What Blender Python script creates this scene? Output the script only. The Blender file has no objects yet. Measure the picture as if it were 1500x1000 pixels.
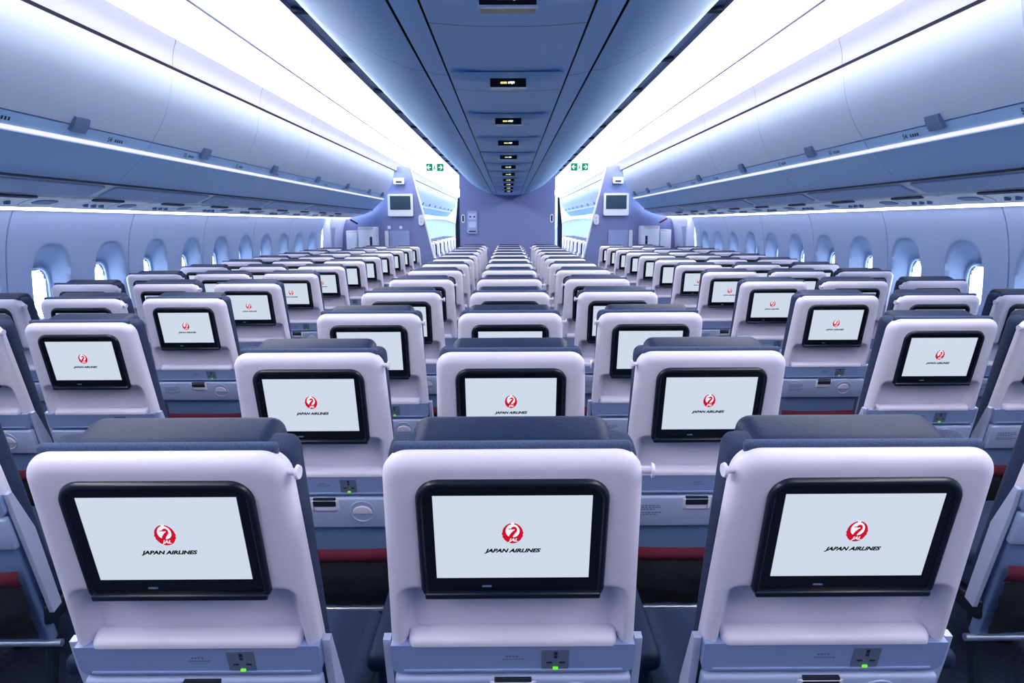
import bpy, bmesh, math, random
from mathutils import Matrix, Vector
random.seed(7)
R = math.radians
scn = bpy.context.scene
col = scn.collection

# ------------------------------------------------------------------ camera
cam_d = bpy.data.cameras.new('camera'); cam = bpy.data.objects.new('camera', cam_d); col.objects.link(cam)
cam_d.sensor_width = 36.0; cam_d.lens = 24.0; cam_d.clip_start = 0.02; cam_d.clip_end = 200
cam.matrix_world = (Matrix.Translation((0, 0, 1.5)) @ Matrix.Rotation(R(-0.23), 4, 'Z')
                    @ Matrix.Rotation(R(90 - 9.82), 4, 'X') @ Matrix.Rotation(R(-0.22), 4, 'Z'))
scn.camera = cam

# ------------------------------------------------------------------ world (daylight outside the cabin windows)
w = bpy.data.worlds.new('daylight'); scn.world = w; w.use_nodes = True
w.node_tree.nodes['Background'].inputs[0].default_value = (0.72, 0.86, 1.0, 1)
w.node_tree.nodes['Background'].inputs[1].default_value = 6.0
STRIP_POWER = 15.0
WALL_WASH = 5.0
scn.view_settings.view_transform = 'Standard'; scn.view_settings.look = 'None'
scn.view_settings.gamma = 1.0; scn.view_settings.use_curve_mapping = False
scn.view_settings.exposure = 0.65
scn.cycles.max_bounces = 16; scn.cycles.diffuse_bounces = 12; scn.cycles.glossy_bounces = 4
EYE = 1.5

# ------------------------------------------------------------------ materials
def lin(c):
    return tuple(((v/255)/12.92 if v/255 <= .04045 else ((v/255+.055)/1.055)**2.4) for v in c) + (1,)
def mat(name, rgb, rough=.5, metal=0., bump=0., bscale=200., var=.0, vscale=8., coat=0., spec=.5):
    m = bpy.data.materials.new(name); m.use_nodes = True
    nt = m.node_tree; b = nt.nodes['Principled BSDF']
    c = lin(rgb)
    b.inputs['Roughness'].default_value = rough; b.inputs['Metallic'].default_value = metal
    b.inputs['Coat Weight'].default_value = coat; b.inputs['Specular IOR Level'].default_value = spec
    b.inputs['Base Color'].default_value = c
    tc = nt.nodes.new('ShaderNodeTexCoord')
    if var > 0:
        n = nt.nodes.new('ShaderNodeTexNoise'); n.inputs['Scale'].default_value = vscale; n.inputs['Detail'].default_value = 3
        r = nt.nodes.new('ShaderNodeValToRGB')
        r.color_ramp.elements[0].color = tuple(v*(1-var) for v in c[:3]) + (1,)
        r.color_ramp.elements[1].color = tuple(min(1, v*(1+var)) for v in c[:3]) + (1,)
        r.color_ramp.elements[0].position = .3; r.color_ramp.elements[1].position = .7
        nt.links.new(tc.outputs['Object'], n.inputs['Vector']); nt.links.new(n.outputs['Fac'], r.inputs['Fac'])
        nt.links.new(r.outputs['Color'], b.inputs['Base Color'])
    if bump > 0:
        n = nt.nodes.new('ShaderNodeTexNoise'); n.inputs['Scale'].default_value = bscale; n.inputs['Detail'].default_value = 2
        bp = nt.nodes.new('ShaderNodeBump'); bp.inputs['Strength'].default_value = bump; bp.inputs['Distance'].default_value = .002
        nt.links.new(tc.outputs['Object'], n.inputs['Vector']); nt.links.new(n.outputs['Fac'], bp.inputs['Height'])
        nt.links.new(bp.outputs['Normal'], b.inputs['Normal'])
    return m
def emit(name, rgb, k=1.):
    m = bpy.data.materials.new(name); m.use_nodes = True; nt = m.node_tree
    nt.nodes.remove(nt.nodes['Principled BSDF'])
    e = nt.nodes.new('ShaderNodeEmission'); e.inputs[0].default_value = lin(rgb); e.inputs[1].default_value = k
    nt.links.new(e.outputs[0], nt.nodes['Material Output'].inputs[0]); return m
def glass(name, tint):
    m = bpy.data.materials.new(name); m.use_nodes = True; nt = m.node_tree
    nt.nodes.remove(nt.nodes['Principled BSDF'])
    t = nt.nodes.new('ShaderNodeBsdfTransparent'); t.inputs[0].default_value = tint
    g = nt.nodes.new('ShaderNodeBsdfGlossy'); g.inputs['Roughness'].default_value = .05
    x = nt.nodes.new('ShaderNodeMixShader'); x.inputs[0].default_value = .05
    nt.links.new(t.outputs[0], x.inputs[1]); nt.links.new(g.outputs[0], x.inputs[2])
    nt.links.new(x.outputs[0], nt.nodes['Material Output'].inputs[0]); return m
M = dict(
    shell=mat('seat_shell_plastic', (218, 214, 233), .42, bump=.05, bscale=900, var=.015),
    panel=mat('blue_grey_plastic', (130, 150, 196), .45, var=.02),
    lower=mat('lower_back_blue_grey', (104, 130, 176), .55, var=.02),
    tray=mat('pale_grey_plastic', (164, 180, 216), .42, var=.02),
    side=mat('seat_side_plastic', (178, 188, 218), .45, var=.02),
    bezel=mat('gloss_black_bezel', (9, 14, 26), .22, coat=.3),
    bezel_rim=mat('black_rim', (14, 22, 40), .35),
    screen=emit('lit_screen', (206, 217, 234), .64),
    red=emit('screen_red', (205, 20, 48), .62),
    white=emit('screen_white', (236, 240, 248), .66),
    ink=emit('screen_black', (8, 9, 14), 1.0),
    fabric=mat('navy_woven_fabric', (28, 46, 80), .9, bump=.6, bscale=500, var=.25, vscale=300),
    piping=mat('ribbed_piping', (58, 76, 112), .9, bump=.8, bscale=700, var=.3, vscale=400),
    leather=mat('navy_leather', (18, 36, 68), .6, spec=.25, bump=.25, bscale=160, var=.12, vscale=20),
    stitch=mat('stitch_thread', (84, 100, 130), .8),
    band=mat('dark_red_fabric', (100, 18, 46), .8, bump=.3, bscale=400, var=.1),
    net=mat('black_pocket_net', (12, 17, 30), .85, bump=.8, bscale=60, var=.5, vscale=25),
    dark=mat('dark_recess', (18, 30, 48), .6, var=.1),
    gap=mat('dark_gap', (26, 40, 70), .7),
    metal=mat('brushed_aluminium', (205, 214, 228), .3, metal=.85),
    steel=mat('dark_seat_frame', (40, 48, 64), .45, metal=.5),
    socket=mat('socket_grey', (92, 108, 134), .5),
    led=emit('green_led', (110, 215, 60), .8),
    print=mat('grey_print', (96, 108, 142), .7),
    belly=mat('centre_ceiling_panel', (154, 206, 252), .5, var=.02, vscale=3),  # white panel; the blue of its shade is put into the base colour
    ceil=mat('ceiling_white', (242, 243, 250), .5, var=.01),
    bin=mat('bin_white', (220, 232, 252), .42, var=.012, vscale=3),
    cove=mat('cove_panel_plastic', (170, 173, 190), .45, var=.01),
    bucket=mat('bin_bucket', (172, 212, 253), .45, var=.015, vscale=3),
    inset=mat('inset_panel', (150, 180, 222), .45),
    latch=mat('latch_blue_grey', (104, 132, 172), .45),
    rail=mat('white_rail', (244, 245, 252), .25),
    sheen_rail=emit('rail_painted_sheen', (248, 246, 255), .66),  # no lamp: glow stands in for light caught by the bin-lip rail
    wall=mat('sidewall_lining', (160, 182, 222), .55, bump=.08, bscale=700, var=.015),
    psu=mat('service_panel', (238, 245, 252), .45, var=.015),
    carpet=mat('navy_carpet', (34, 44, 74), .95, bump=.6, bscale=400, var=.35, vscale=60),
    partition=mat('lavender_partition', (104, 116, 164), .8, bump=.3, bscale=500, var=.05, vscale=90),
    wash=emit('wall_wash_light', (250, 246, 255), WALL_WASH),
    strip=emit('cove_light', (255, 252, 255), STRIP_POWER),
    frame=mat('white_frame', (202, 206, 222), .45),
    tv=mat('dark_display', (38, 62, 78), .2, coat=.5),
    sign_green=emit('exit_green', (16, 118, 88), 1.0),
    sign_white=emit('exit_white', (225, 255, 245), 1.0),
    display=mat('black_display', (4, 6, 12), .2),
    amber=emit('amber_glyph', (226, 222, 140), .9),
    glyph=emit('white_glyph', (240, 244, 250), 1.0),
    glass=glass('window_acrylic', (.97, .99, 1, 1)),
    curtain=mat('navy_curtain', (40, 50, 84), .9, var=.2, vscale=12),
    redtag=mat('red_handle', (150, 40, 60), .5),
)

# ------------------------------------------------------------------ mesh helpers
def mesh(name, verts, faces, m, mats=None, smooth=True, angle=40):
    me = bpy.data.meshes.new(name); me.from_pydata([tuple(v) for v in verts], [], faces)
    ms = m if isinstance(m, (list, tuple)) else [m]
    for x in ms: me.materials.append(x)
    if mats: me.polygons.foreach_set('material_index', mats)
    if smooth:
        me.polygons.foreach_set('use_smooth', [True]*len(me.polygons))
        me.set_sharp_from_angle(angle=R(angle))
    me.update(); return me
class MB:
    def __init__(s): s.v, s.f, s.m = [], [], []
    def add(s, verts, faces, mi=0):
        o = len(s.v); s.v += [tuple(v) for v in verts]
        s.f += [tuple(i+o for i in f) for f in faces]; s.m += [mi]*len(faces)
    def grid(s, rows, mi=0, closed=False):
        n = len(rows[0]); fs = []
        for i in range(len(rows)-1):
            for j in range(n if closed else n-1):
                k = (j+1) % n
                fs.append((i*n+j, i*n+k, (i+1)*n+k, (i+1)*n+j))
        s.add([p for r in rows for p in r], fs, mi)
    def box(s, c, h, r=0., seg=2, mi=0, f=None):
        bm = bmesh.new(); bmesh.ops.create_cube(bm, size=2)
        for v in bm.verts: v.co = Vector((v.co.x*h[0], v.co.y*h[1], v.co.z*h[2]))
        if r > 0: bmesh.ops.bevel(bm, geom=list(bm.edges), offset=r, segments=seg, profile=.5, affect='EDGES')
        for v in bm.verts: v.co = v.co + Vector(c)
        bm.verts.index_update()
        vs = [(f(*v.co) if f else tuple(v.co)) for v in bm.verts]
        s.add(vs, [[v.index for v in fa.verts] for fa in bm.faces], mi); bm.free()
    def tube(s, a, b, r, n=10, mi=0, r2=None, f=None):
        a, b = Vector(a), Vector(b); d = (b-a).normalized()
        u = d.orthogonal().normalized(); v = d.cross(u); r2 = r if r2 is None else r2
        ra = [a+u*math.cos(t)*r+v*math.sin(t)*r for t in [2*math.pi*k/n for k in range(n)]]
        rb = [b+u*math.cos(t)*r2+v*math.sin(t)*r2 for t in [2*math.pi*k/n for k in range(n)]]
        vs = ra+rb
        if f: vs = [f(*p) for p in vs]
        s.add(vs, [(k, (k+1) % n, n+(k+1) % n, n+k) for k in range(n)] + [tuple(range(n))[::-1], tuple(range(n, 2*n))], mi)
    def prism(s, poly, a, b, fn, mi=0, side=None):
        """poly: 2D outline; fn(u,v,t) -> point; from t=a to t=b."""
        n = len(poly)
        vs = [fn(u, v, a) for u, v in poly]+[fn(u, v, b) for u, v in poly]
        s.add(vs, [tuple(range(n))[::-1], tuple(range(n, 2*n))], mi)
        s.f += []; o = len(s.v)-2*n
        for k in range(n):
            s.f.append((o+k, o+(k+1) % n, o+n+(k+1) % n, o+n+k)); s.m.append(mi if side is None else side)
    def mesh(s, name, m, smooth=True, angle=40): return mesh(name, s.v, s.f, m, s.m, smooth, angle)
def obj(name, me, parent=None, loc=None):
    o = bpy.data.objects.new(name, me); col.objects.link(o)
    if parent is not None: o.parent = parent
    if loc is not None: o.location = loc
    return o
def empty(name, loc=(0, 0, 0)):
    o = bpy.data.objects.new(name, None); o.empty_display_size = .1; o.location = loc; col.objects.link(o); return o
def tag(o, label, cat, group=None, kind=None):
    o['label'] = label; o['category'] = cat
    if group: o['group'] = group
    if kind: o['kind'] = kind
    return o
def struct(o): o['kind'] = 'structure'; return o
KIDS = {}
def part(name, me, parent, loc=None):
    o = obj(name, me, parent, loc); KIDS.setdefault(parent.name, []).append(o); return o
def copy_tree(o, parent=None, loc=None):
    c = o.copy(); col.objects.link(c)
    if parent is not None: c.parent = parent
    if loc is not None: c.location = loc
    for k in KIDS.get(o.name, []):
        KIDS.setdefault(c.name, []).append(copy_tree(k, c))
    return c
def rrect(x0, x1, z0, z1, rt, rb, n=6):
    """rounded rectangle, counter-clockwise from the lower right; rt / rb = corner radii at the top / bottom."""
    pts = []
    for cx, cz, r, a0 in ((x1-rb, z0+rb, rb, -90), (x1-rt, z1-rt, rt, 0), (x0+rt, z1-rt, rt, 90), (x0+rb, z0+rb, rb, 180)):
        for k in range(n+1):
            a = R(a0+90*k/n); pts.append((cx+r*math.cos(a), cz+r*math.sin(a)))
    return pts
def ss(a, b, x):
    t = max(0., min(1., (x-a)/(b-a))); return t*t*(3-2*t)
def text_shapes(txt, size, shear=0., offset=0., sx=1.):
    cu = bpy.data.curves.new('lettering', 'FONT'); cu.body = txt; cu.size = size; cu.shear = shear; cu.offset = offset
    cu.align_x = 'CENTER'; cu.align_y = 'CENTER'; cu.resolution_u = 3
    o = bpy.data.objects.new('lettering', cu); col.objects.link(o)
    dg = bpy.context.evaluated_depsgraph_get(); me = bpy.data.meshes.new_from_object(o.evaluated_get(dg))
    vs = [(v.co.x*sx, v.co.y) for v in me.vertices]; fs = [tuple(p.vertices) for p in me.polygons]
    bpy.data.objects.remove(o); bpy.data.curves.remove(cu); bpy.data.meshes.remove(me)
    return vs, fs

# ================================================================== THE SETTING
Y0, Y1 = -2.0, 27.0                 # length of cabin that is built
BIN_END = 11.65                     # where the bins of this cabin stop
def P3(s, X, Z, y): return (s*X, y, EYE+Z)
def sweep(mb, prof, s, ya, yb, mi=0, caps=False):
    mb.grid([[P3(s, X, Z, y) for X, Z in prof] for y in (ya, yb)], mi)
def offset_poly(prof, t):
    out = []
    for i, (x, z) in enumerate(prof):
        a = prof[max(0, i-1)]; b = prof[min(len(prof)-1, i+1)]
        dx, dz = b[0]-a[0], b[1]-a[1]; l = math.hypot(dx, dz)
        out.append((x-dz/l*t, z+dx/l*t))
    return out
def smooth_curve(pts, n=5):
    """Catmull-Rom through the points"""
    out = []
    for i in range(len(pts)-1):
        p0 = pts[max(0, i-1)]; p1 = pts[i]; p2 = pts[i+1]; p3 = pts[min(len(pts)-1, i+2)]
        for k in range(n):
            t = k/n
            out.append(tuple(.5*((2*b)+(-a+c)*t+(2*a-5*b+4*c-d)*t*t+(-a+3*b-3*c+d)*t**3) for a, b, c, d in zip(p0, p1, p2, p3)))
    out.append(pts[-1]); return out

# floor
mb = MB(); mb.box((0, (Y0+Y1)/2, -.05), (2.8, (Y1-Y0)/2, .05))
struct(obj('floor', mb.mesh('floor', M['carpet'], False)))

# centre ceiling panel (low belly over the middle seats)
BP = 1.7172*.489                    # sign pitch along the belly
half = smooth_curve([(.20, .485), (.235, .488), (.27, .497)], 3), smooth_curve([(.278, .499), (.34, .511), (.47, .57), (.62, .66), (.74, .77), (.785, .815)], 5)
mid = smooth_curve([(-.194, .484), (-.1, .477), (0, .475), (.1, .477), (.194, .484)], 3)
mb = MB()
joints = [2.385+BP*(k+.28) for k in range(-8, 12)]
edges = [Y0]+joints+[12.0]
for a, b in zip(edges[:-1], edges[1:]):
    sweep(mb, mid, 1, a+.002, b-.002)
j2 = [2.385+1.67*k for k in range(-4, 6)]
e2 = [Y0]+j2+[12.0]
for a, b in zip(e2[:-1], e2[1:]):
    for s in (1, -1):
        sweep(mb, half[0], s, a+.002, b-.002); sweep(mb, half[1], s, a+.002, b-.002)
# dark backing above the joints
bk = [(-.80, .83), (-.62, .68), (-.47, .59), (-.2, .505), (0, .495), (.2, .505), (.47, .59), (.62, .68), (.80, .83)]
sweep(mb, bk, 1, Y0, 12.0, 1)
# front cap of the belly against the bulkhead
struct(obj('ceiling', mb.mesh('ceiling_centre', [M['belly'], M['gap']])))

# grooves either side of the belly
for i, s in enumerate((-1, 1)):
    mb = MB(); sweep(mb, [(.785, .815), (.80, .836), (.86, .856), (.875, .845)], s, Y0, Y1)
    k = 0; y = .4
    while y < 12:
        mb.box((s*.828, y, EYE+.838), (.03, .02, .010), mi=1); y += .835
    struct(obj('trim_%d' % (i+1), mb.mesh('belly_groove', [M['latch'], M['gap']], False)))
# aisle ceilings
for s in (-1, 1):
    mb = MB(); prof = smooth_curve([(.875, .845), (.95, .925), (1.06, 1.01), (1.22, 1.10), (1.45, 1.165), (1.678, 1.166)], 4)
    y = Y0
    while y < Y1:
        sweep(mb, prof, s, y+.0015, y+1.37-.0015); y += 1.37
    mb.box((s*1.690, (Y0+Y1)/2, EYE+1.163), (.0065, (Y1-Y0)/2, .003), mi=1)
    sweep(mb, [(1.72, 1.19), (1.45, 1.19), (1.22, 1.12), (1.04, 1.02), (.86, .86)], s, Y0, Y1, 1)
    struct(obj('ceiling.%03d' % (1 if s < 0 else 2), mb.mesh('ceiling_aisle', [M['ceil'], M['gap']])))
# cove panels between bins and lights
SEAM0 = 4.07; BL = 1.37
for i, s in enumerate((-1, 1)):
    mb = MB(); y = SEAM0-BL*5
    while y < Y1:
        sweep(mb, smooth_curve([(1.893, .879), (1.885, .95), (1.86, 1.025)], 3), s, y+.002, y+BL-.002); y += BL
    sweep(mb, [(1.90, .862), (1.93, .88), (1.93, 1.03), (1.875, 1.03)], s, Y0, Y1, 1)
    struct(obj('trim_%d' % (i+3), mb.mesh('cove_panel', [M['cove'], M['gap']])))
# cove lights
for s, nm in ((-1, 'left'), (1, 'right')):
    mb = MB(); mb.prism([(1.862, 1.030), (1.79, 1.10), (1.702, 1.162), (1.71, 1.18), (1.80, 1.12), (1.88, 1.04)], Y0, Y1, lambda u, v, t: P3(s, u, v, t))
    o = obj('cove_light', mb.mesh('cove_light', M['strip'], False))
    tag(o, 'long glowing white light strip in the ceiling cove over the %s aisle' % nm, 'light', 'cove lights')

for s, nm in ((-1, 'left'), (1, 'right')):
    mb = MB(); mb.prism([(2.70, .100), (2.775, .084), (2.78, .094), (2.705, .110)], Y0, 11.88, lambda u, v, t: P3(s, u, v, t))
    tag(obj('wall_wash_light', mb.mesh('wall_wash_light', M['wash'], False)), 'thin bright light line along the top of the %s window wall' % nm, 'light', 'wall wash lights')
# ---- sidewalls
WP = [(.085, 2.80), (0, 2.835), (-.12, 2.865), (-.3, 2.885), (-.5, 2.89), (-.75, 2.87), (-1.0, 2.82), (-1.25, 2.74), (-1.5, 2.62)]
WPc = smooth_curve([(z, x) for z, x in WP], 4)
def wallx(Z):
    for (z0, x0), (z1, x1) in zip(WPc[:-1], WPc[1:]):
        if z1 <= Z <= z0: return x0+(x1-x0)*(z0-Z)/(z0-z1)
    return WPc[-1][1]
WIN0, WPIT = 4.34, .641
WY = [WIN0+WPIT*k for k in range(-6, 10)]
WALL_END = 10.62
def win_depth(dy, Z):
    # outer scoop and inner pane as superellipses
    ro = (abs(dy/.185)**2.6+abs((Z+.385)/.262)**2.6)**(1/2.6)
    if ro >= 1: return 0., 2.
    ri = (abs(dy/.112)**2.8+abs((Z+.435)/.168)**2.8)**(1/2.8)
    if ri <= 1: return .11, ri
    t = (1-ro)/((1-ro)+(ri-1)*.55); return .11*t**.8, ri
seams = [3.94+1.276*k for k in range(-4, 6)]
def build_wall(s):
    ys = []
    y = 0.0
    base = [Y0+.25*k for k in range(int((WY[0]-.3-Y0)/.25))]
    y = WY[0]-.28
    fine = []
    while y < WALL_END: fine.append(y); y += .0155
    for q in seams: fine += [q-.006, q-.0045, q+.0045, q+.006]
    ys = sorted(set(round(v, 5) for v in base+fine+[WALL_END]))
    zs = [.085, .05, .02, -.02, -.06, -.09]+[-.11-.0145*k for k in range(39)]+[-.70, -.8, -.9, -1.0, -1.1, -1.2, -1.3, -1.4, -1.5]
    vs, hole, mi = [], [], []
    for y in ys:
        wy = min(WY, key=lambda q: abs(q-y)); sm = min(seams, key=lambda q: abs(q-y))
        for z in zs:
            d, ri = win_depth(y-wy, z)
            if abs(y-sm) < .005: d += .012
            vs.append(P3(s, wallx(z)+d, z, y)); hole.append(ri < .93)
    n = len(zs); fs = []
    for i in range(len(ys)-1):
        ym = (ys[i]+ys[i+1])/2; dark = min(abs(q-ym) for q in seams) < .005
        for j in range(n-1):
            q = (i*n+j, i*n+j+1, (i+1)*n+j+1, (i+1)*n+j)
            if all(hole[k] for k in q): continue
            fs.append(q); mi.append(1 if dark else 0)
    return mesh('sidewall', vs, fs, [M['wall'], M['gap']], mi, True, 50)
win_n = 0
for s, nm in ((-1, 'left'), (1, 'right')):
    struct(obj('wall_%s' % nm, build_wall(s)))
    # lining beyond the doors
    mb = MB(); mb.grid([[P3(s, X, Z, y) for Z, X in WPc] for y in (11.95, Y1)])
    struct(obj('wall_%s_forward' % nm, mb.mesh('sidewall_far', M['wall'])))
def sup(a, b, c, n=28, e=2.8):
    return [(a*abs(math.cos(t))**(2/e)*(1 if math.cos(t) >= 0 else -1), c+b*abs(math.sin(t))**(2/e)*(1 if math.sin(t) >= 0 else -1)) for t in [2*math.pi*k/n for k in range(n)]]
def window_meshes(s):
    fr = MB(); rings = []
    for a, b, d in ((.121, .177, .100), (.117, .173, .092), (.108, .163, .097), (.104, .159, .115)):
        rings.append([(s*(wallx(z)+d), u, EYE+z) for u, z in sup(a, b, -.435)])
    fr.grid(rings, closed=True)
    pa = MB(); ring = [(s*(wallx(z)+.112), u, EYE+z) for u, z in sup(.106, .161, -.435)]
    pa.add(ring, [tuple(range(len(ring)))])
    return fr.mesh('window_frame', M['wall']), pa.mesh('window_pane', M['glass'], False)
for s in (-1, 1):
    fm, pm = window_meshes(s)
    for y in WY:
        win_n += 1
        o = struct(obj('window_%d' % win_n, fm, None, (0, y, 0))); p = obj('pane', pm, o)

# ---- end walls
mb = MB(); mb.box((0, Y0-.05, 1.3), (3.0, .05, 1.4)); struct(obj('wall_rear_unseen', mb.mesh('wall_rear_unseen', M['curtain'], False)))  # unseen closing wall, kept near and dark to dim the front seats
mb = MB(); mb.box((0, Y1+.05, 1.3), (3.0, .05, 1.4)); struct(obj('wall_front', mb.mesh('wall_front', M['wall'], False)))

# ================================================================== OVERHEAD BINS
DOOR = smooth_curve([(1.897, .862), (1.912, .77), (1.936, .676), (1.985, .565), (2.048, .468)], 5)
LIP = smooth_curve([(2.052, .462), (2.066, .44), (2.084, .412)], 3)
RAIL = [(2.082, .412), (2.090, .404), (2.098, .396)]
BUCK = smooth_curve([(2.10, .392), (2.138, .36), (2.19, .311), (2.24, .262), (2.275, .235)], 4)
UNDER = [(2.300, .222), (2.37, .186), (2.44, .158)]
def bin_parts(s, L):
    out = {}
    def slab(prof, t, a, b, mi_m, nm, off=0):
        q = offset_poly(prof, off) if off else prof
        mb = MB(); mb.prism(q+offset_poly(prof, off-t)[::-1] if False else q+offset_poly(q, t)[::-1], a, b, lambda u, v, y: P3(s, u, v, y))
        return mb.mesh(nm, mi_m, True, 30)
    body = [(1.92, .85)]+[(x+.022, z+.012) for x, z in DOOR+LIP+BUCK]+[(2.35, .35), (2.5, .62), (2.3, .85)]
    mb = MB(); mb.prism(body, .012, L-.012, lambda u, v, y: P3(s, u, v, y)); out['body'] = mb.mesh('bin_body', M['latch'], False)
    out['door'] = slab(DOOR, .018, .003, L-.003, M['bin'], 'bin_door')
    out['lip'] = slab(LIP, .015, .003, L-.003, M['bucket'], 'bin_lip')
    mb = MB()
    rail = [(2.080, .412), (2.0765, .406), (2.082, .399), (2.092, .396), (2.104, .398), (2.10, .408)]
    mb.prism(rail, .006, L-.006, lambda u, v, y: P3(s, u, v, y)); out['sheen_rail'] = mb.mesh('bin_rail', M['sheen_rail'], True, 60)  # grab rail along the lip, its caught light painted as a glow
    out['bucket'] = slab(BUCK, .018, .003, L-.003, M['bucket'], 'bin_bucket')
    mb = MB()   # inset panel below the bucket with rounded ends
    def fn(u, v, t):
        X = 2.308+v*.115; Z = .217-v*.052
        return P3(s, X-t*.3, Z-t, u)
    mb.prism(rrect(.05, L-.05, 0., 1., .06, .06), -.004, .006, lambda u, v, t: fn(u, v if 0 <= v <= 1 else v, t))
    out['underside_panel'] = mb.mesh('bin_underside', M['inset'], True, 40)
    mb = MB()   # latch paddle over the lip
    pts = [(2.028, .505), (2.038, .474), (2.060, .440)]
    pr = [(x-.012, z-.008) for x, z in pts]+[(x+.006, z+.003) for x, z in pts[::-1]]
    mb.prism(pr, L/2-.055, L/2+.055, lambda u, v, y: P3(s, u, v, y)); out['latch'] = mb.mesh('bin_latch', M['latch'], True, 30)
    return out
PLY = [2.83+.835*k for k in range(-1, 12)]           # row placards along the lip
def placard(s, txt):
    vs, fs = text_shapes(txt, .038, offset=.0007)
    mb = MB()
    def put(u, v):      # u along reading direction, v up the lip
        X = 2.067-.44*v*1.0-.007; Z = .437+.9*v-.004
        return P3(s, X, Z, 0) if False else (s*X, u*(-s), EYE+Z)
    mb.add([put(u, v) for u, v in vs], fs)
    for k in range(4):      # seat letter pictures
        mb.add([put(.045+.020*k, -.008), put(.057+.020*k, -.008), put(.057+.020*k, .008), put(.045+.020*k, .008)], [(0, 1, 2, 3)])
    return mb.mesh('row_placard', M['gap'], False)
PLM = {}
ordw = ['first', 'second', 'third', 'fourth', 'fifth', 'sixth', 'seventh', 'eighth', 'ninth', 'tenth', 'eleventh', 'twelfth', 'thirteenth', 'fourteenth', 'fifteenth', 'sixteenth']
for s, nm in ((-1, 'left'), (1, 'right')):
    pm = bin_parts(s, BL)
    starts = [SEAM0+BL*k for k in range(-4, 5)]
    last = SEAM0+BL*5
    vis = 0
    for y in starts+[last]:
        L = BL
        if y == last:
            L = BIN_END-last
        b = empty('overhead_bin', (0, y, 0))
        use = pm if L == BL else bin_parts(s, L)
        for k in ('body', 'door', 'lip', 'sheen_rail', 'bucket', 'underside_panel', 'latch'):
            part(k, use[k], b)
        for r, py in enumerate(PLY):
            if y+.06 < py < y+L-.06:
                n = 55-r+1
                key = (s, n)
                if key not in PLM: PLM[key] = placard(s, '%d' % n)
                part('row_placard', PLM[key], b, (0, py-y, 0))
        if y+L < 2.2:
            tag(b, 'white overhead bin near the camera above the %s side seats' % nm, 'overhead bin', 'bins behind the frame edge, %s side' % nm)
        else:
            tag(b, 'white curved overhead bin over the %s seats, %s one from the camera' % (nm, ordw[vis]), 'overhead bin', 'overhead bins'); vis += 1
    # next cabin
    y = 13.2; k = 0
    while y < 25:
        b = empty('overhead_bin', (0, y, 0))
        for q in ('body', 'door', 'lip', 'sheen_rail', 'bucket', 'latch'): part(q, pm[q], b)
        tag(b, 'small distant overhead bin beyond the partition over the %s aisle, %s of its run' % (nm, ordw[k]), 'overhead bin', 'overhead bins of the forward cabin'); k += 1; y += BL
    # under-bin rail band
    mb = MB(); sweep(mb, [(2.272, .240), (2.292, .25), (2.30, .228), (2.36, .196), (2.45, .162), (2.60, .118), (2.82, .080)], s, Y0, WALL_END+1.2)
    mb.box((s*2.283, (Y0+BIN_END)/2, EYE+.236), (.006, (BIN_END-Y0)/2, .012), mi=1)
    struct(obj('trim_%d' % (5 if s < 0 else 6), mb.mesh('service_channel', [M['psu'], M['gap']])))

# passenger service units along each side
def psu_meshes(s):
    def at(u, v, t):    # v: 0 inboard .. 1 at the wall ; t: drop below the channel
        X = 2.45+v*.245; Z = .158-v*.058
        return P3(s, X-t*.22, Z-t*.97, u)
    o = {}
    mb = MB(); mb.prism(rrect(.0, .80, .06, .92, .18, .08), -.004, .008, at); o['body'] = mb.mesh('psu_body', M['psu'], True, 40)
    mb = MB(); mb.prism(rrect(.12, .46, .02, .14, .05, .05), .004, .014, at); o['vent_slot'] = mb.mesh('psu_slot', M['gap'], False)
    mb = MB(); mb.prism(rrect(.56, .72, .28, .55, .06, .06), .006, .014, at)
    o['sign_display'] = mb.mesh('psu_sign', M['latch'], False)
    mb = MB()
    for k in range(12):      # curved rim of the oxygen hatch
        a0, a1 = R(90*k/12), R(90*(k+1)/12)
        q = [at(.62-.16*math.cos(a) * 1.0-.2*0, .2+.7*math.sin(a)*.9, .012) for a in (a0, a1)]
        q2 = [at(.635-.16*math.cos(a), .23+.7*math.sin(a)*.9, .012) for a in (a0, a1)]
        mb.add([q[0], q[1], q2[1], q2[0]], [(0, 1, 2, 3)])
    o['hatch_rim'] = mb.mesh('psu_rim', M['latch'], False)
    mb = MB(); mb.tube((0, 0, .004), (0, 0, -.018), .018, 12, r2=.014); o['reading_light'] = mb.mesh('psu_lamp', M['latch'])
    return o, at
for s, nm in ((-1, 'left'), (1, 'right')):
    pm, at = psu_meshes(s); k = 0
    y = 3.2-.82*2
    while y < WALL_END-.5:
        p = empty('overhead_service_unit', (0, y, 0))
        for q in ('body', 'vent_slot', 'sign_display', 'hatch_rim'): part(q, pm[q], p)
        for u in (.22, .30, .38):
            part('reading_light', pm['reading_light'], p, at(u, .5, .006))
        if y < 2.6: tag(p, 'pale service unit under the near end of the %s bins' % nm, 'service unit', 'service units near the camera, %s' % nm)
        else: tag(p, 'pale service unit with reading lights under the %s bins, %s from the camera' % (nm, ordw[k]), 'service unit', 'passenger service units'); k += 1
        y += .82

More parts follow.
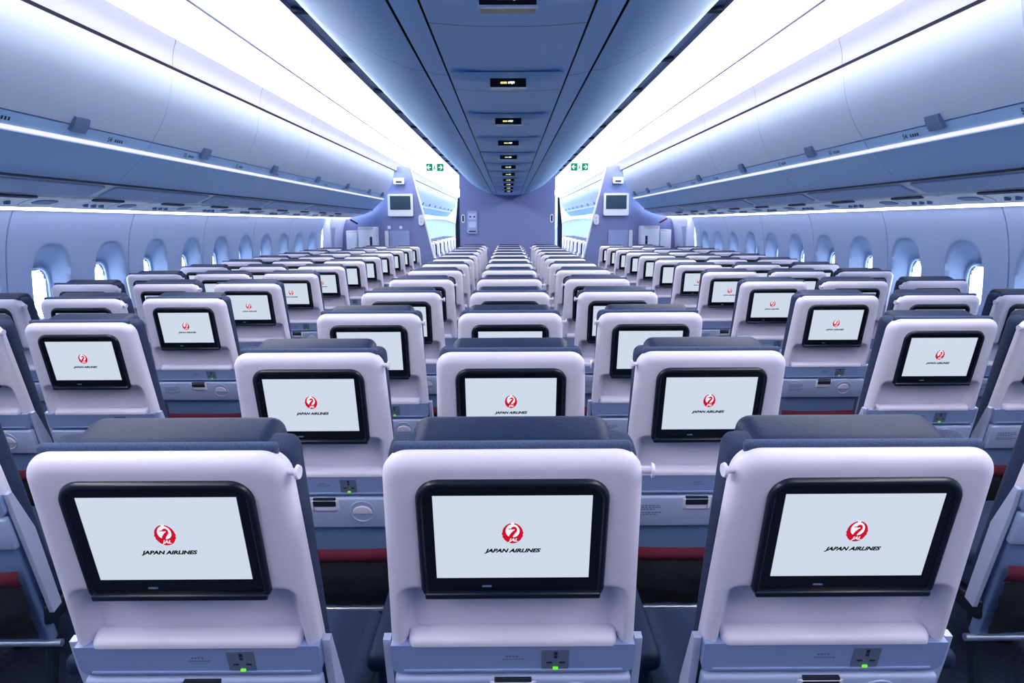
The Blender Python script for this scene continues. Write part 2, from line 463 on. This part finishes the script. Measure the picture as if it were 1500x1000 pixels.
# seat belt signs along the belly
def sign_meshes():
    o = {}
    mb = MB()
    rows = []
    for i in range(7):
        t = i/6; y = -.11+.16*t
        rows.append([(x, y, EYE+.472-.018*math.sin(math.pi*min(1, t*1.15))*max(0., 1-(abs(x)/.19)**4)) for x in [-.18+.36*j/18 for j in range(19)]])
    mb.grid(rows); o['housing'] = mb.mesh('sign_housing', M['belly'])
    mb = MB(); fn = lambda u, v, t: (u, -.075+t*.97+(v)*.25*0, EYE+.452+v)
    mb.prism(rrect(-.058, .058, -.021, .019, .004, .004, 2), 0., .05, lambda u, v, t: (u, -.075+t, EYE+.452+v)); o['display'] = mb.mesh('sign_display', M['display'], False)
    mb = MB(); mb.box((0, -.072, EYE+.4305), (.061, .006, .002)); o['rim'] = mb.mesh('sign_rim', M['rail'], False)
    mb = MB(); x = -.022
    for k in range(4):
        mb.box((x, -.0765, EYE+.446), (.0022, .001, .003)); x += .0052
    o['amber_symbol'] = mb.mesh('sign_amber', M['amber'], False)
    mb = MB(); x = .002
    for k in range(4):
        mb.box((x, -.0765, EYE+.446+(.001 if k % 2 else 0)), (.0022, .001, .003 if k != 2 else .004)); x += .0055
    o['white_symbol'] = mb.mesh('sign_white', M['glyph'], False)
    return o
sm = sign_meshes(); k = 0
for i in range(-1, 10):
    y = 2.385+BP*i
    t = empty('seat_belt_sign', (0, y, 0))
    for q in ('housing', 'display', 'rim', 'amber_symbol', 'white_symbol'): part(q, sm[q], t)
    tag(t, 'small black lit sign under the centre ceiling, %s along it from the camera' % ordw[i+1], 'sign', 'ceiling signs')

# ================================================================== THE SEAT
ZT, TL = 1.153, .255
def P(x, z, n=0.):          # point on the leaning back plane; n = out towards the viewer
    return (x, TL*(ZT-z)-n*.969, z-n*.247)
def wid(z):
    return .2085+.0125*min(1., (ZT-z)/.40)
def seat_shell():
    ZT = globals()['ZT']-.014
    zs = [ZT-d for d in (0, .0006, .002, .0045, .008, .012, .017, .023, .03, .038, .046, .06, .08, .12, .17, .21, .235, .243, .248, .253, .258, .263, .268, .274, .280, .286, .30, .33, .35, .37, .385, .391, .395)]
    us = [0, .25, .5, .65, .72, .745, .765, .785, .805, .825, .845, .865, .885, .905, .925, .945, .962, .976, .987, .995, 1.0]
    us = [-u for u in us[:0:-1]]+us
    rows = []
    def half(z):
        e = ZT-z; w = wid(z); r = .042
        if e < r: w -= (r-math.sqrt(max(0, r*r-(r-e)**2)))
        return w
    for z in zs:
        row = []; w = half(z); W = wid(z)
        for u in us:
            x = u*w
            cr = .042
            ex, ez = abs(x)-(W-cr), z-(ZT-cr)
            inset = -(math.hypot(max(ex, 0), max(ez, 0))+min(max(ex, ez), 0)-cr)
            q = max(0., min(1., 1-inset/.027))
            dep = .024*(1-math.sqrt(max(0., 1-q*q)))
            # storage niche under the screen
            hx, top, r = W-.016, .886, .03
            qx, qz = abs(x)-(hx-r), z-(top-r)
            sd = -(math.hypot(max(qx, 0), max(qz, 0))+min(max(qx, qz), 0)-r)
            dep += .037*ss(.0, .028, sd)
            row.append(P(x, z, -dep))
        rows.append(row)
    mb = MB(); mb.grid(rows)
    n = len(us)
    # return flange running forward round the edge
    rim = [rows[i][0] for i in range(len(rows)-1, 0, -1)]+rows[0]+[rows[i][-1] for i in range(1, len(rows))]
    mb.grid([rim, [(x*.995, y+.020, z-.001) for x, y, z in rim], [(x*.98, y+.028, z-.004) for x, y, z in rim]])
    return mb.mesh('seat_shell', M['shell'], True, 60)
def seat_meshes():
    o = {}
    o['shell'] = seat_shell()
    # ledge + panel below the niche
    mb = MB()
    led = smooth_curve([(.750, -.038), (.764, -.037), (.7695, -.025), (.7695, -.013), (.766, -.003), (.760, .002), (.752, .003)], 3)
    hw = .1885; sec = []
    xs = [(-hw, -.016), (-hw+.002, -.008), (-hw+.007, -.002), (-hw+.014, 0), (hw-.014, 0), (hw-.007, -.002), (hw-.002, -.008), (hw, -.016)]
    for z, n in led: sec.append([P(x, z+d*.5, n+d) for x, d in xs])
    mb.grid(sec); o['ledge'] = mb.mesh('seat_ledge', M['shell'], True, 50)
    mb = MB(); mb.prism(rrect(-.2205, .2205, .687, .7535, .004, .016), -.03, .001, lambda u, v, t: P(u, v, t))
    mb.box((0, .6935, .002), (.20, .003, .002), .001, 1, f=lambda x, z, n: P(x, z, n))
    o['socket_panel'] = mb.mesh('seat_panel', M['panel'], True, 40)
    mb = MB(); mb.prism(rrect(.052, .101, .6975, .7425, .002, .002, 2), -.002, .0025, lambda u, v, t: P(u, v, t))
    for (x, z, hx, hz) in ((.0775, .735, .003, .0035), (.0775, .7265, .003, .0025), (.066, .713, .005, .0018), (.0895, .713, .005, .0018)):
        mb.prism([(x-hx, z-hz), (x+hx, z-hz), (x+hx, z+hz), (x-hx, z+hz)], .0015, .0032, lambda u, v, t: P(u, v, t), 1)
    o['power_socket'] = mb.mesh('seat_socket', [M['socket'], M['dark']], False)
    mb = MB(); mb.box((.0775, .7005, .004), (.0048, .0028, .002), .001, 1, f=lambda x, z, n: P(x, z, n)); o['green_light'] = mb.mesh('seat_led', M['led'])
    mb = MB()       # two tiny lines of print beside the socket
    for k in range(4): mb.prism([(-.013+.006*k, .726), (-.009+.006*k, .726), (-.009+.006*k, .7295), (-.013+.006*k, .7295)], .001, .0018, lambda u, v, t: P(u, v, t))
    for k in range(7): mb.prism([(-.019+.0057*k, .7195), (-.0145+.0057*k, .7195), (-.0145+.0057*k, .7215), (-.019+.0057*k, .7215)], .001, .0018, lambda u, v, t: P(u, v, t))
    o['panel_print'] = mb.mesh('seat_print', M['print'], False)
    # tray table
    def prof_tray():
        mb = MB(); mb.box((0, .625, -.004), (.2175, .0545, .012), .007, 3, f=lambda x, z, n: P(x, z, n))
        return mb
    mb = prof_tray(); o['tray_table'] = mb.mesh('seat_tray', M['tray'], True, 50)
    mb = MB(); mb.prism(rrect(-.034, .034, .653, .680, .001, .004, 2), .004, .0112, lambda u, v, t: P(u, v, t)); o['latch_recess'] = mb.mesh('tray_latch', M['dark'], False)
    mb = MB()
    ring = rrect(-.043, .043, .630, .674, .003, .014, 4); rin = rrect(-.035, .035, .639, .674, .003, .010, 4)
    mb.grid([[P(u, v, .008) for u, v in ring], [P(u, v, .013) for u, v in rin]], closed=True)
    mb.add([P(u, v, .010) for u, v in rin], [tuple(range(len(rin)))])
    o['latch_scoop'] = mb.mesh('tray_scoop', M['shell'], True, 50)
    mb = MB(); n = 28; c = (.112, .632)
    def circ(r, h): return [P(c[0]+r*math.cos(2*math.pi*k/n), c[1]+r*math.sin(2*math.pi*k/n), h) for k in range(n)]
    mb.grid([circ(.039, .008), circ(.038, .0105), circ(.034, .0105), circ(.0325, .0085)], closed=True)
    half_c = [P(c[0]+.029*math.cos(math.pi*k/12), c[1]-.004+.024*math.sin(math.pi*k/12), .0125) for k in range(13)]
    half_b = [P(c[0]+.031*math.cos(math.pi*k/12), c[1]-.006+.027*math.sin(math.pi*k/12), .008) for k in range(13)]
    mb.add(half_c, [tuple(range(13))], 1); mb.grid([half_c+[half_c[0]], half_b+[half_b[0]]], 1)
    o['cup_holder'] = mb.mesh('tray_cup', [M['tray'], M['shell']], True, 50)
    mb = MB(); rr = random.Random(3)
    for (x0, z0, nl) in ((-.185, .648, 3), (-.185, .622, 2)):
        for l in range(nl):
            x = x0
            while x < x0+.075-.012*(l == nl-1):
                wd = rr.uniform(.004, .010)
                mb.prism([(x, z0-.007*l), (x+wd, z0-.007*l), (x+wd, z0-.007*l+.003), (x, z0-.007*l+.003)], .008, .0087, lambda u, v, t: P(u, v, t)); x += wd+.003
    o['tray_print'] = mb.mesh('tray_print', M['print'], False)
    # monitor
    mb = MB(); out = (-.1555, .1555, .868, 1.100)
    def ring(ins, h, rt=.036, rb=.018): return [P(u, v, h) for u, v in rrect(out[0]+ins, out[1]-ins, out[2]+ins, out[3]-ins, max(.004, rt-ins), max(.003, rb-ins), 7)]
    mb.grid([ring(0, -.020), ring(-.001, .002), ring(.001, .006), ring(.004, .0085), ring(.008, .0085), ring(.0105, .005)], 0, closed=True)
    mb.grid([ring(.0105, .005), ring(.0125, .0035)], 1, closed=True)
    r = ring(.0125, .0035); mb.add(r, [tuple(range(len(r)))], 1)
    mb.box((0, .8745, .006), (.150, .006, .006), .003, 2, 0, f=lambda x, z, n: P(x, z, n))
    o['monitor'] = mb.mesh('seat_monitor', [M['bezel_rim'], M['bezel']], True, 50)
    mb = MB(); mb.add([P(-.1285, .909, .0043), P(.1285, .909, .0043), P(.1285, 1.073, .0043), P(-.1285, 1.073, .0043)], [(0, 1, 2, 3)]); o['screen'] = mb.mesh('monitor_screen', M['screen'], False)
    mb = MB(); mb.prism([(-.052, .889), (-.036, .889), (-.036, .892), (-.052, .892)], .0036, .0044, lambda u, v, t: P(u, v, t)); o['button'] = mb.mesh('monitor_button', M['latch'], False)
    # emblem: red wings closing a circle, crane neck and head, three white letters
    mb = MB(); cx, cz, r = 0., 1.0005, .0172
    k1 = 1.17
    def E(u, v, n): return P(cx+u, cz+v*k1, n)
    ringp = []
    for k in range(72):
        a = 2*math.pi*k/72; f = r
        da = (math.degrees(a)+360) % 360
        if 165 < da < 215 or da > 325 or da < 15: f = r*(1+.035*(1 if (k % 4) < 2 else -.4))
        ringp.append((f*math.cos(a), f*math.sin(a)))
    mb.add([E(u, v, .0047) for u, v in ringp], [tuple(range(72))], 0)
    # pale opening between the wings
    op = []
    for k in range(40):
        a = 2*math.pi*k/40
        op.append((.0115*math.cos(a)*(1-.05*math.sin(a)), .0046+.0112*math.sin(a)))
    mb.add([E(u, v, .0051) for u, v in op], [tuple(range(40))], 1)
    mb.add([E(u, v, .0051) for u, v in ((-.0022, .0135), (.0022, .0135), (.0028, .0185), (-.0028, .0185))], [(0, 1, 2, 3)], 1)
    # neck: S-ribbon
    cl = smooth_curve([(-.0030, -.0085), (-.0022, -.0035), (.0018, .0018), (.0052, .0052), (.0046, .0088), (.0015, .0094), (-.0025, .0080), (-.0065, .0078)], 4)
    ws = [.0042, .0036, .0030, .0024, .0022, .0021, .0022, .0025, .0026, .0026, .0024, .0022]
    L, Rr = [], []
    for i, (u, v) in enumerate(cl):
        a = cl[max(0, i-1)]; b = cl[min(len(cl)-1, i+1)]; dx, dz = b[0]-a[0], b[1]-a[1]; l = math.hypot(dx, dz)
        t = i/(len(cl)-1); wv = .0030*(1-t)**1.2+.0006+.0011*math.exp(-((t-.72)/.12)**2)
        if t > .85: wv = .0007
        L.append(E(u-dz/l*wv, v+dx/l*wv, .0055)); Rr.append(E(u+dz/l*wv, v-dx/l*wv, .0055))
    mb.grid([L, Rr], 0)
    vs, fs = text_shapes('JAL', .0075, shear=.3, offset=.0003, sx=1.3)
    mb.add([E(u+.0010, v-.0109, .0057) for u, v in vs], fs, 1)
    o['logo'] = mb.mesh('monitor_logo', [M['red'], M['white']], False)
    mb = MB(); vs, fs = text_shapes('JAPAN AIRLINES', .0096, shear=.32, offset=.00052, sx=1.0)
    x0 = min(u for u, v in vs); x1 = max(u for u, v in vs); k = .094/(x1-x0)
    mb.add([P((u-(x0+x1)/2)*k, .9655+v*1.05, .0048) for u, v in vs], fs); o['wordmark'] = mb.mesh('monitor_wordmark', M['ink'], False)
    # cushions
    mb = MB(); mb.box((0, .775, -.082), (.208, .349, .039), .024, 4, f=lambda x, z, n: P(x*(1+.0*(z)), z, n)); o['backrest'] = mb.mesh('seat_backrest', M['fabric'], True, 70)
    mb = MB()
    def hr(x, z, n):
        k = 1-.10*ss(1.12, 1.20, z); return P(x*k, z+.004*math.sin(x*38)*(1 if z > 1.15 else 0), n)
    mb.box((0, 1.052, -.106), (.172, .080, .056), .028, 5, f=hr); o['headrest'] = mb.mesh('seat_headrest', M['leather'], True, 70)
    mb = MB()
    mb.grid([[hr(-.165+.33*k/30, 1.116-.001*math.sin(k*.9), n) for k in range(31)] for n in (-.0485, -.0495, -.052)]); 
    o['seam'] = mb.mesh('headrest_seam', M['stitch'])
    mb = MB(); mb.box((0, 1.1345, -.037), (.193, .011, .009), .007, 3, f=lambda x, z, n: P(x, z, n)); o['piping'] = mb.mesh('seat_piping', M['piping'], True, 70)
    # lower back, pocket, seat pan
    mb = MB(); mb.box((0, .46, -.03), (.205, .24, .020), .01, 2, f=lambda x, z, n: P(x, z, n)); o['back_panel'] = mb.mesh('seat_back_panel', M['lower'], True, 50)
    mb = MB()
    rows = []
    for i in range(7):
        t = i/6; z = .496-.052*t; h = .010+.012*math.sin(math.pi*t)
        rows.append([P(x, z-.004*math.cos(x*7), h*(1-.3*(abs(x)/.2)**6)) for x in [-.198+.396*j/16 for j in range(17)]])
    mb.grid(rows); o['pocket_band'] = mb.mesh('seat_pocket_band', M['band'])
    mb = MB(); rows = []; rr = random.Random(5)
    for i in range(10):
        t = i/9; z = .446-.176*t
        rows.append([P(x, z, .012+.022*math.sin(math.pi*min(1, t*1.1))**.7*(1-(abs(x)/.2)**4)+rr.uniform(-.004, .004)) for x in [-.195+.39*j/14 for j in range(15)]])
    mb.grid(rows); o['literature_pocket'] = mb.mesh('seat_pocket', M['net'])
    mb = MB()
    q = [(.752, -.030), (.752, -.014), (.70, -.012), (.55, -.014), (.42, -.018), (.33, -.022), (.33, -.062), (.60, -.062)]
    a = [(.222,)+t for t in q]; b = [(.236,)+t for t in q]
    n = len(q); mb.add([P(*t) for t in a+b], [tuple(range(n)), tuple(range(2*n-1, n-1, -1))]+[(k, (k+1) % n, n+(k+1) % n, n+k) for k in range(n)])
    o['side_frame'] = mb.mesh('seat_side_frame', M['side'], True, 30)
    mb = MB(); mb.tube((-.24, .245, .235), (.24, .245, .235), .011, 10); o['baggage_bar'] = mb.mesh('seat_bar', M['metal'])
    mb = MB(); mb.box((0, .47, .41), (.218, .245, .055), .03, 4); o['seat_cushion'] = mb.mesh('seat_cushion', M['fabric'], True, 70)
    mb = MB(); mb.box((0, .45, .325), (.225, .22, .03), .01, 2); o['seat_frame'] = mb.mesh('seat_frame', M['steel'], True, 50)
    mb = MB(); mb.tube((0, .30, .30), (0, .24, .0), .02, 8); mb.box((0, .24, .012), (.03, .06, .012), .004, 1); o['leg_rear'] = mb.mesh('seat_leg_rear', M['steel'])
    mb = MB(); mb.tube((0, .60, .30), (0, .64, .0), .02, 8); mb.box((0, .64, .012), (.03, .05, .012), .004, 1); o['leg_front'] = mb.mesh('seat_leg_front', M['steel'])
    mb = MB(); mb.box((0, .47, .60), (.024, .21, .022), .018, 4); mb.box((0, .36, .50), (.016, .035, .10), .01, 2); o['armrest'] = mb.mesh('seat_armrest', M['leather'], True, 60)
    mb = MB()
    mb.tube((.200, .034, 1.108), (.224, .030, 1.108), .006, 12); mb.tube((.2235, .030, 1.108), (.228, .0295, 1.108), .0125, 16, r2=.011)
    o['hook_out'] = mb.mesh('seat_hook', M['shell'], True, 50)
    return o
SM = seat_meshes()
def slimmer(me):       # the side blocks carry a slightly narrower, shorter back
    c = me.copy()
    for v in c.vertices:
        x, y, z = v.co
        z = 1.149-(1.149-z)*.94 if z > .5 else z*(1.149-.649*.94)/.5
        v.co = (x*.955, y, z)
    return c
SM_WIDE = SM; SM_SLIM = {k: slimmer(v) for k, v in SM.items()}
for v in SM_SLIM['armrest'].vertices: v.co.z -= .12
def make_seat(full, hook, w, end_arm):
    SM = SM_SLIM if w < .5 else SM_WIDE
    t = empty('passenger_seat', (0, -50, 0))
    part('shell', SM['shell'], t); part('ledge', SM['ledge'], t); part('socket_panel', SM['socket_panel'], t)
    soc = part('power_socket', SM['power_socket'], t)
    tr = part('tray_table', SM['tray_table'], t)
    mo = part('monitor', SM['monitor'], t); part('screen', SM['screen'], mo)
    bk_ = part('backrest', SM['backrest'], t); part('piping', SM['piping'], bk_); hd = part('headrest', SM['headrest'], t)
    part('side_frame', SM['side_frame'], t); part('side_frame', SM['side_frame'], t).scale = (-1, 1, 1); part('back_panel', SM['back_panel'], t)
    part('seat_cushion', SM['seat_cushion'], t)
    if full >= 1:
        part('green_light', SM['green_light'], soc); part('latch_recess', SM['latch_recess'], tr); part('latch_scoop', SM['latch_scoop'], tr)
        part('cup_holder', SM['cup_holder'], tr); part('button', SM['button'], mo); part('logo', SM['logo'], mo); part('wordmark', SM['wordmark'], mo)
        part('seam', SM['seam'], hd); part('pocket_band', SM['pocket_band'], t); part('literature_pocket', SM['literature_pocket'], t)
        part('baggage_bar', SM['baggage_bar'], t)
        part('printed_notice', SM['tray_print'], tr)
        part('panel_print', SM['panel_print'], soc)
    part('seat_frame', SM['seat_frame'], t)
    for x in (-.17, .17):
        part('leg', SM['leg_rear'], t, (x, 0, 0)); part('leg', SM['leg_front'], t, (x, 0, 0))
    part('armrest', SM['armrest'], t, (-w/2-(.055 if end_arm < 0 else 0), 0, 0))
    if end_arm > 0: part('armrest', SM['armrest'], t, (w/2+.055*(end_arm == 1), 0, 0))
    if hook:
        h = part('coat_hook', SM['hook_out'], t)
        if hook < 0: h.scale = (-1, 1, 1)
    return t
PROTO = {}
def seat(x, y, full, hook, w, end_arm, label, group):
    key = (full, hook, w, end_arm)
    if key not in PROTO:
        PROTO[key] = o = make_seat(*key); o.location = (x, y, 0)
    else:
        o = copy_tree(PROTO[key], None, (x, y, 0))
    tag(o, label, 'seat', group); return o
MIDX = [(-.565, 'left', 1, -1), (.004, 'centre', 1, 0), (.570, 'right', -1, 1)]
N_MID = 13
for r in range(N_MID):
    y = 1.015+.838*r
    for x, nm, hk, ea in MIDX:
        d = {0: 'big white seat', 1: 'white seat with screen', 2: 'white seat back'}.get(r, 'white seat')
        seat(x, y, 1 if r < 6 else 0, hk, .56, ea, '%s, %s seat in the %s row of the middle block from camera' % (d, nm, ordw[r]), 'middle block seats')
N_SIDE = 12
for s, nm in ((-1, 'left'), (1, 'right')):
    for r in range(N_SIDE):
        y = 1.645+.822*r
        for X, cn, ea_l in ((1.60, 'aisle', 0), (2.095, 'middle', 0), (2.585, 'window', 0)):
            if r == N_SIDE-1 and cn == 'window': continue
            ea = 2 if (s < 0 and cn == 'aisle') or (s > 0 and cn == 'window') else 0
            seat(s*X+.012, y, 1 if r < 6 else 0, -s if cn != 'aisle' else 0, .49, ea, '%s seat of the %s side block, %s row from camera, white back' % (cn, nm, ordw[r]), '%s side block seats' % nm)
    for r in range(7):
        y = 13.1+.86*r
        seat(s*1.62, y, 0, 0, .5, 0, 'tiny white seat beyond the partition along the %s aisle, %s of its column' % (nm, ordw[r]), 'forward cabin seats')

# ================================================================== FAR END OF THE CABIN
def rect_prism(poly, ya, yb, m, name, parent=None):
    mb = MB(); mb.prism(poly, ya, yb, lambda u, v, t: (u, t, EYE+v)); return mb.mesh(name, m, True, 35)
# centre bulkhead
BY = 12.0
t = empty('bulkhead', (0, BY+.004, 0))
part('board', rect_prism([(-.845, -1.49), (.80, -1.49), (.80, .84), (-.845, .86)], 0, .04, M['partition'], 'bulkhead_board'), t)
for x in (-.79, .745):
    mbh = rect_prism(rrect(x-.028, x+.028, .01, .155, .027, .027), -.008, 0, M['frame'], 'handle_plate')
    h = part('handle_plate', mbh, t)
    part('handle_slot', rect_prism(rrect(x-.014, x+.014, .03, .135, .013, .013), -.011, -.008, M['display'], 'handle_slot'), h)
tag(t, 'tall lavender grey bulkhead wall facing the middle seat block', 'bulkhead')
t = empty('control_panel', (-.63, BY-.001, 0))
part('plate', rect_prism(rrect(-.09, .085, -.175, .21, .025, .025), -.02, 0, M['panel'], 'panel_plate'), t)
for z in (.12, -.02):
    part('compartment', rect_prism(rrect(-.065, .065, z-.05, z+.05, .012, .012), -.026, -.02, M['tray'], 'panel_box'), t)
for x in (-.035, .035):
    part('switch', rect_prism(rrect(x-.016, x+.016, .10, .125, .004, .004, 2), -.03, -.026, M['dark'], 'panel_switch'), t)
part('slot', rect_prism(rrect(-.06, .06, -.145, -.125, .004, .004, 2), -.026, -.02, M['dark'], 'panel_slot'), t)
tag(t, 'small grey panel with switches mounted on the lavender bulkhead', 'control panel')
for s, nm in ((-1, 'left'), (1, 'right')):
    mb = MB(); rows = []
    for i in range(5):
        z = 1.94-.48*i; spread = .03+.05*min(1, i)
        rows.append([(s*(.85+spread*k/12), 12.1+.025*math.sin(k*1.5), z) for k in range(13)])
    mb.grid(rows); mb.grid([[(x, y+.01, z) for x, y, z in r] for r in rows])
    tag(obj('curtain', mb.mesh('curtain', M['curtain'])), 'narrow dark curtain gathered behind the %s edge of the lavender bulkhead' % nm, 'curtain', 'gathered curtains')
# side partitions
PY = 11.9
for s, nm in ((-1, 'left'), (1, 'right')):
    t = empty('partition', (0, PY, 0))
    poly = [(1.22, -1.49), (1.30, -.60), (1.45, .05), (1.615, .74), (1.66, .95), (2.88, .95), (2.88, -1.49)]
    part('board', rect_prism([(s*x, z) for x, z in poly], 0, .04, M['partition'], 'partition_board'), t)
    e = [(1.22, -1.49), (1.30, -.60), (1.45, .05), (1.615, .74), (1.66, .95)]
    part('edge_strip', rect_prism([(s*x, z) for x, z in e]+[(s*(x-.025), z) for x, z in e[::-1]], -.015, .05, M['frame'], 'partition_edge'), t)
    tag(t, 'lavender grey side partition with a wall display beyond the %s seats' % nm, 'partition', 'side partitions')
    cx = s*1.86
    tv = empty('wall_display', (cx+(.015 if s < 0 else -.025), PY-.001, 0))
    part('frame', rect_prism(rrect(-.215, .215, .125, .50, .025, .025), -.04, 0, M['frame'], 'tv_frame'), tv)
    part('screen', rect_prism(rrect(-.175, .175, .235, .465, .004, .004, 2), -.044, -.04, M['tv'], 'tv_screen'), tv)
    tag(tv, 'dark wall display in white frame on the %s partition' % nm, 'display', 'wall displays')
    pk = empty('magazine_pouch', (cx+.02*s, PY-.001, 0))
    part('pouch', rect_prism(rrect(-.17, .17, -.42, -.12, .02, .01), -.03, 0, M['panel'], 'pouch'), pk)
    part('telephone', rect_prism(rrect(-.245, -.185, -.42, -.12, .015, .015) if s < 0 else rrect(.185, .245, -.42, -.12, .015, .015), -.045, 0, M['frame'], 'handset'), pk)
    tag(pk, 'grey pouch with white handset below the %s wall display' % nm, 'pouch', 'partition pouches')
    ov = empty('intercom_plate', (s*1.50, PY-.001, 0))
    part('plate', rect_prism(rrect(-.045, .045, -.03, .15, .044, .044), -.02, 0, M['frame'], 'oval_plate'), ov)
    part('button', rect_prism(rrect(-.018, .018, .07, .106, .017, .017), -.026, -.02, M['tray'], 'oval_button'), ov)
    part('button', rect_prism(rrect(-.018, .018, .01, .046, .017, .017), -.026, -.02, M['tray'], 'oval_button'), ov)
    tag(ov, 'small white oval plate on the inner edge of the %s partition' % nm, 'plate', 'oval plates')
    sp = empty('ceiling_speaker', (s*1.855, PY-.001, 0))
    part('housing', rect_prism(rrect(-.09, .09, .66, .76, .012, .012), -.07, 0, M['frame'], 'speaker_box'), sp)
    part('grille', rect_prism(rrect(-.05, .05, .68, .71, .006, .006, 2), -.074, -.07, M['dark'], 'speaker_grille'), sp)
    tag(sp, 'little white box with dark slot high on the %s partition' % nm, 'fixture', 'partition boxes')
    if s < 0:
        for x, nm2 in ((-2.055, 'square'), (-1.855, 'round')):
            rr_ = .004 if nm2 == 'square' else .026
            tag(obj('notice_sign', rect_prism(rrect(x-.027, x+.027, -.09, -.035, rr_, rr_, 4), PY-.006, PY-.001, M['frame'], 'notice')), 'tiny white %s notice under the left wall display' % nm2, 'notice')
    # stowage cabinet by the door
    cb = empty('stowage_cabinet', (s*2.36, 11.42, 0))
    mb = MB(); mb.box((0, .22, .725), (.135, .22, .725), .02, 3); mb.box((s*.235, .22, .695), (.10, .20, .695), .015, 2); part('body', mb.mesh('cabinet_body', M['frame'], True, 50), cb)
    mb = MB(); mb.box((0, -.004, .80), (.12, .008, .60), .006, 2); part('door', mb.mesh('cabinet_door', M['bin']), cb)
    mb = MB(); mb.box((s*.235, .012, .75), (.085, .008, .60), .006, 2); part('door', mb.mesh('cabinet_door', M['bin']), cb)
    mb = MB(); mb.box((-s*.085, -.02, 1.22), (.02, .012, .07), .008, 2); part('handle', mb.mesh('cabinet_handle', M['gap']), cb)
    tag(cb, 'white stowage cabinet between the last %s seats and the partition' % nm, 'cabinet', 'stowage cabinets')
    hd = empty('door_handle_lever', (s*2.52, 11.3, 0))
    mb = MB(); mb.tube((-.06*-s, 0, 1.565), (.06*-s, 0, 1.50), .014, 10); part('grip', mb.mesh('lever_grip', M['gap'] if s < 0 else M['redtag']), hd)
    mb = MB(); mb.tube((-.06*-s, 0, 1.565), (-.10*-s, .2, 1.575), .012, 8); part('stem', mb.mesh('lever_stem', M['frame']), hd)
    tag(hd, 'short dark lever handle above the white cabinet at the left door' if s < 0 else 'short red lever handle above the white cabinet at the right door', 'handle')
    # exit door and its lining
    mb = MB(); mb.grid([[P3(s, X-.02, Z, y) for Z, X in WPc] for y in (WALL_END, 11.95)])
    q = [[P3(s, wallx(z)-.04, z, y) for z in (-.06, -.3, -.6, -1.0)] for y in (10.85, 11.25)]
    mb.grid(q, 1)
    mb.box((s*2.80, WALL_END+.03, EYE-.7), (.06, .03, .78), .01, 2)
    struct(obj('door_%d' % (1 if s < 0 else 2), mb.mesh('door_lining', [M['bin'], M['wall']])))
    # far divider with a rounded top corner
    arc = [(1.22, -1.49), (1.22, -.35)]+[(1.22+.75*(1-math.cos(R(a))), -.35+.46*math.sin(R(a))) for a in range(10, 91, 10)]+[(2.9, .11), (2.9, -1.49)]
    dv = empty('cabin_divider', (0, 19.2, 0))
    part('board', rect_prism([(s*min(x, 2.60), z) for x, z in arc], 0, .04, M['wall'], 'divider_board'), dv)
    ed = arc[1:12]
    part('edge_strip', rect_prism([(s*x, z) for x, z in ed]+[(s*(x-.03), z+.03) for x, z in ed[::-1]], -.02, .05, M['frame'], 'divider_edge'), dv)
    tag(dv, 'distant grey divider with rounded white edge at the end of the %s aisle' % nm, 'divider', 'far dividers')
    # exit sign
    ex = empty('exit_sign', (s*1.14-.02, 11.05, 0))
    part('board', rect_prism(rrect(-.135, .135, .815, .925, .012, .012), 0, .03, M['sign_green'], 'exit_board'), ex)
    mb = MB()
    for q in (-1, 1):
        mb.prism([(q*.125, .87), (q*.095, .905), (q*.080, .905), (q*.102, .877), (q*.062, .877), (q*.062, .863), (q*.102, .863), (q*.080, .835), (q*.095, .835)], -.003, 0, lambda u, v, t: (u, t, EYE+v))
    part('arrow_symbols', mb.mesh('exit_arrows', M['sign_white'], False), ex)
    mb = MB(); fn = lambda u, v, t: (u, t, EYE+v)
    mb.prism([(-.036, .818), (.036, .818), (.036, .922), (-.036, .922)], -.002, 0, fn, 1)
    mb.prism([(-.012, .900), (-.004, .907), (.004, .900), (-.004, .893)], -.004, -.002, fn)
    mb.prism([(-.010, .890), (.006, .890), (.004, .862), (.016, .838), (.008, .834), (-.004, .855), (-.016, .834), (-.024, .838), (-.012, .862)], -.004, -.002, fn)
    part('running_figure', mb.mesh('exit_figure', [M['sign_green'], M['sign_white']], False), ex)
    mb = MB(); mb.box((0, .015, EYE+.995), (.012, .012, .075)); mb.box((0, .012, EYE+.808), (.05, .012, .006)); part('bracket', mb.mesh('exit_bracket', M['frame'], False), ex)
    tag(ex, 'green exit sign with arrows hanging over the %s aisle' % nm, 'sign', 'exit signs')
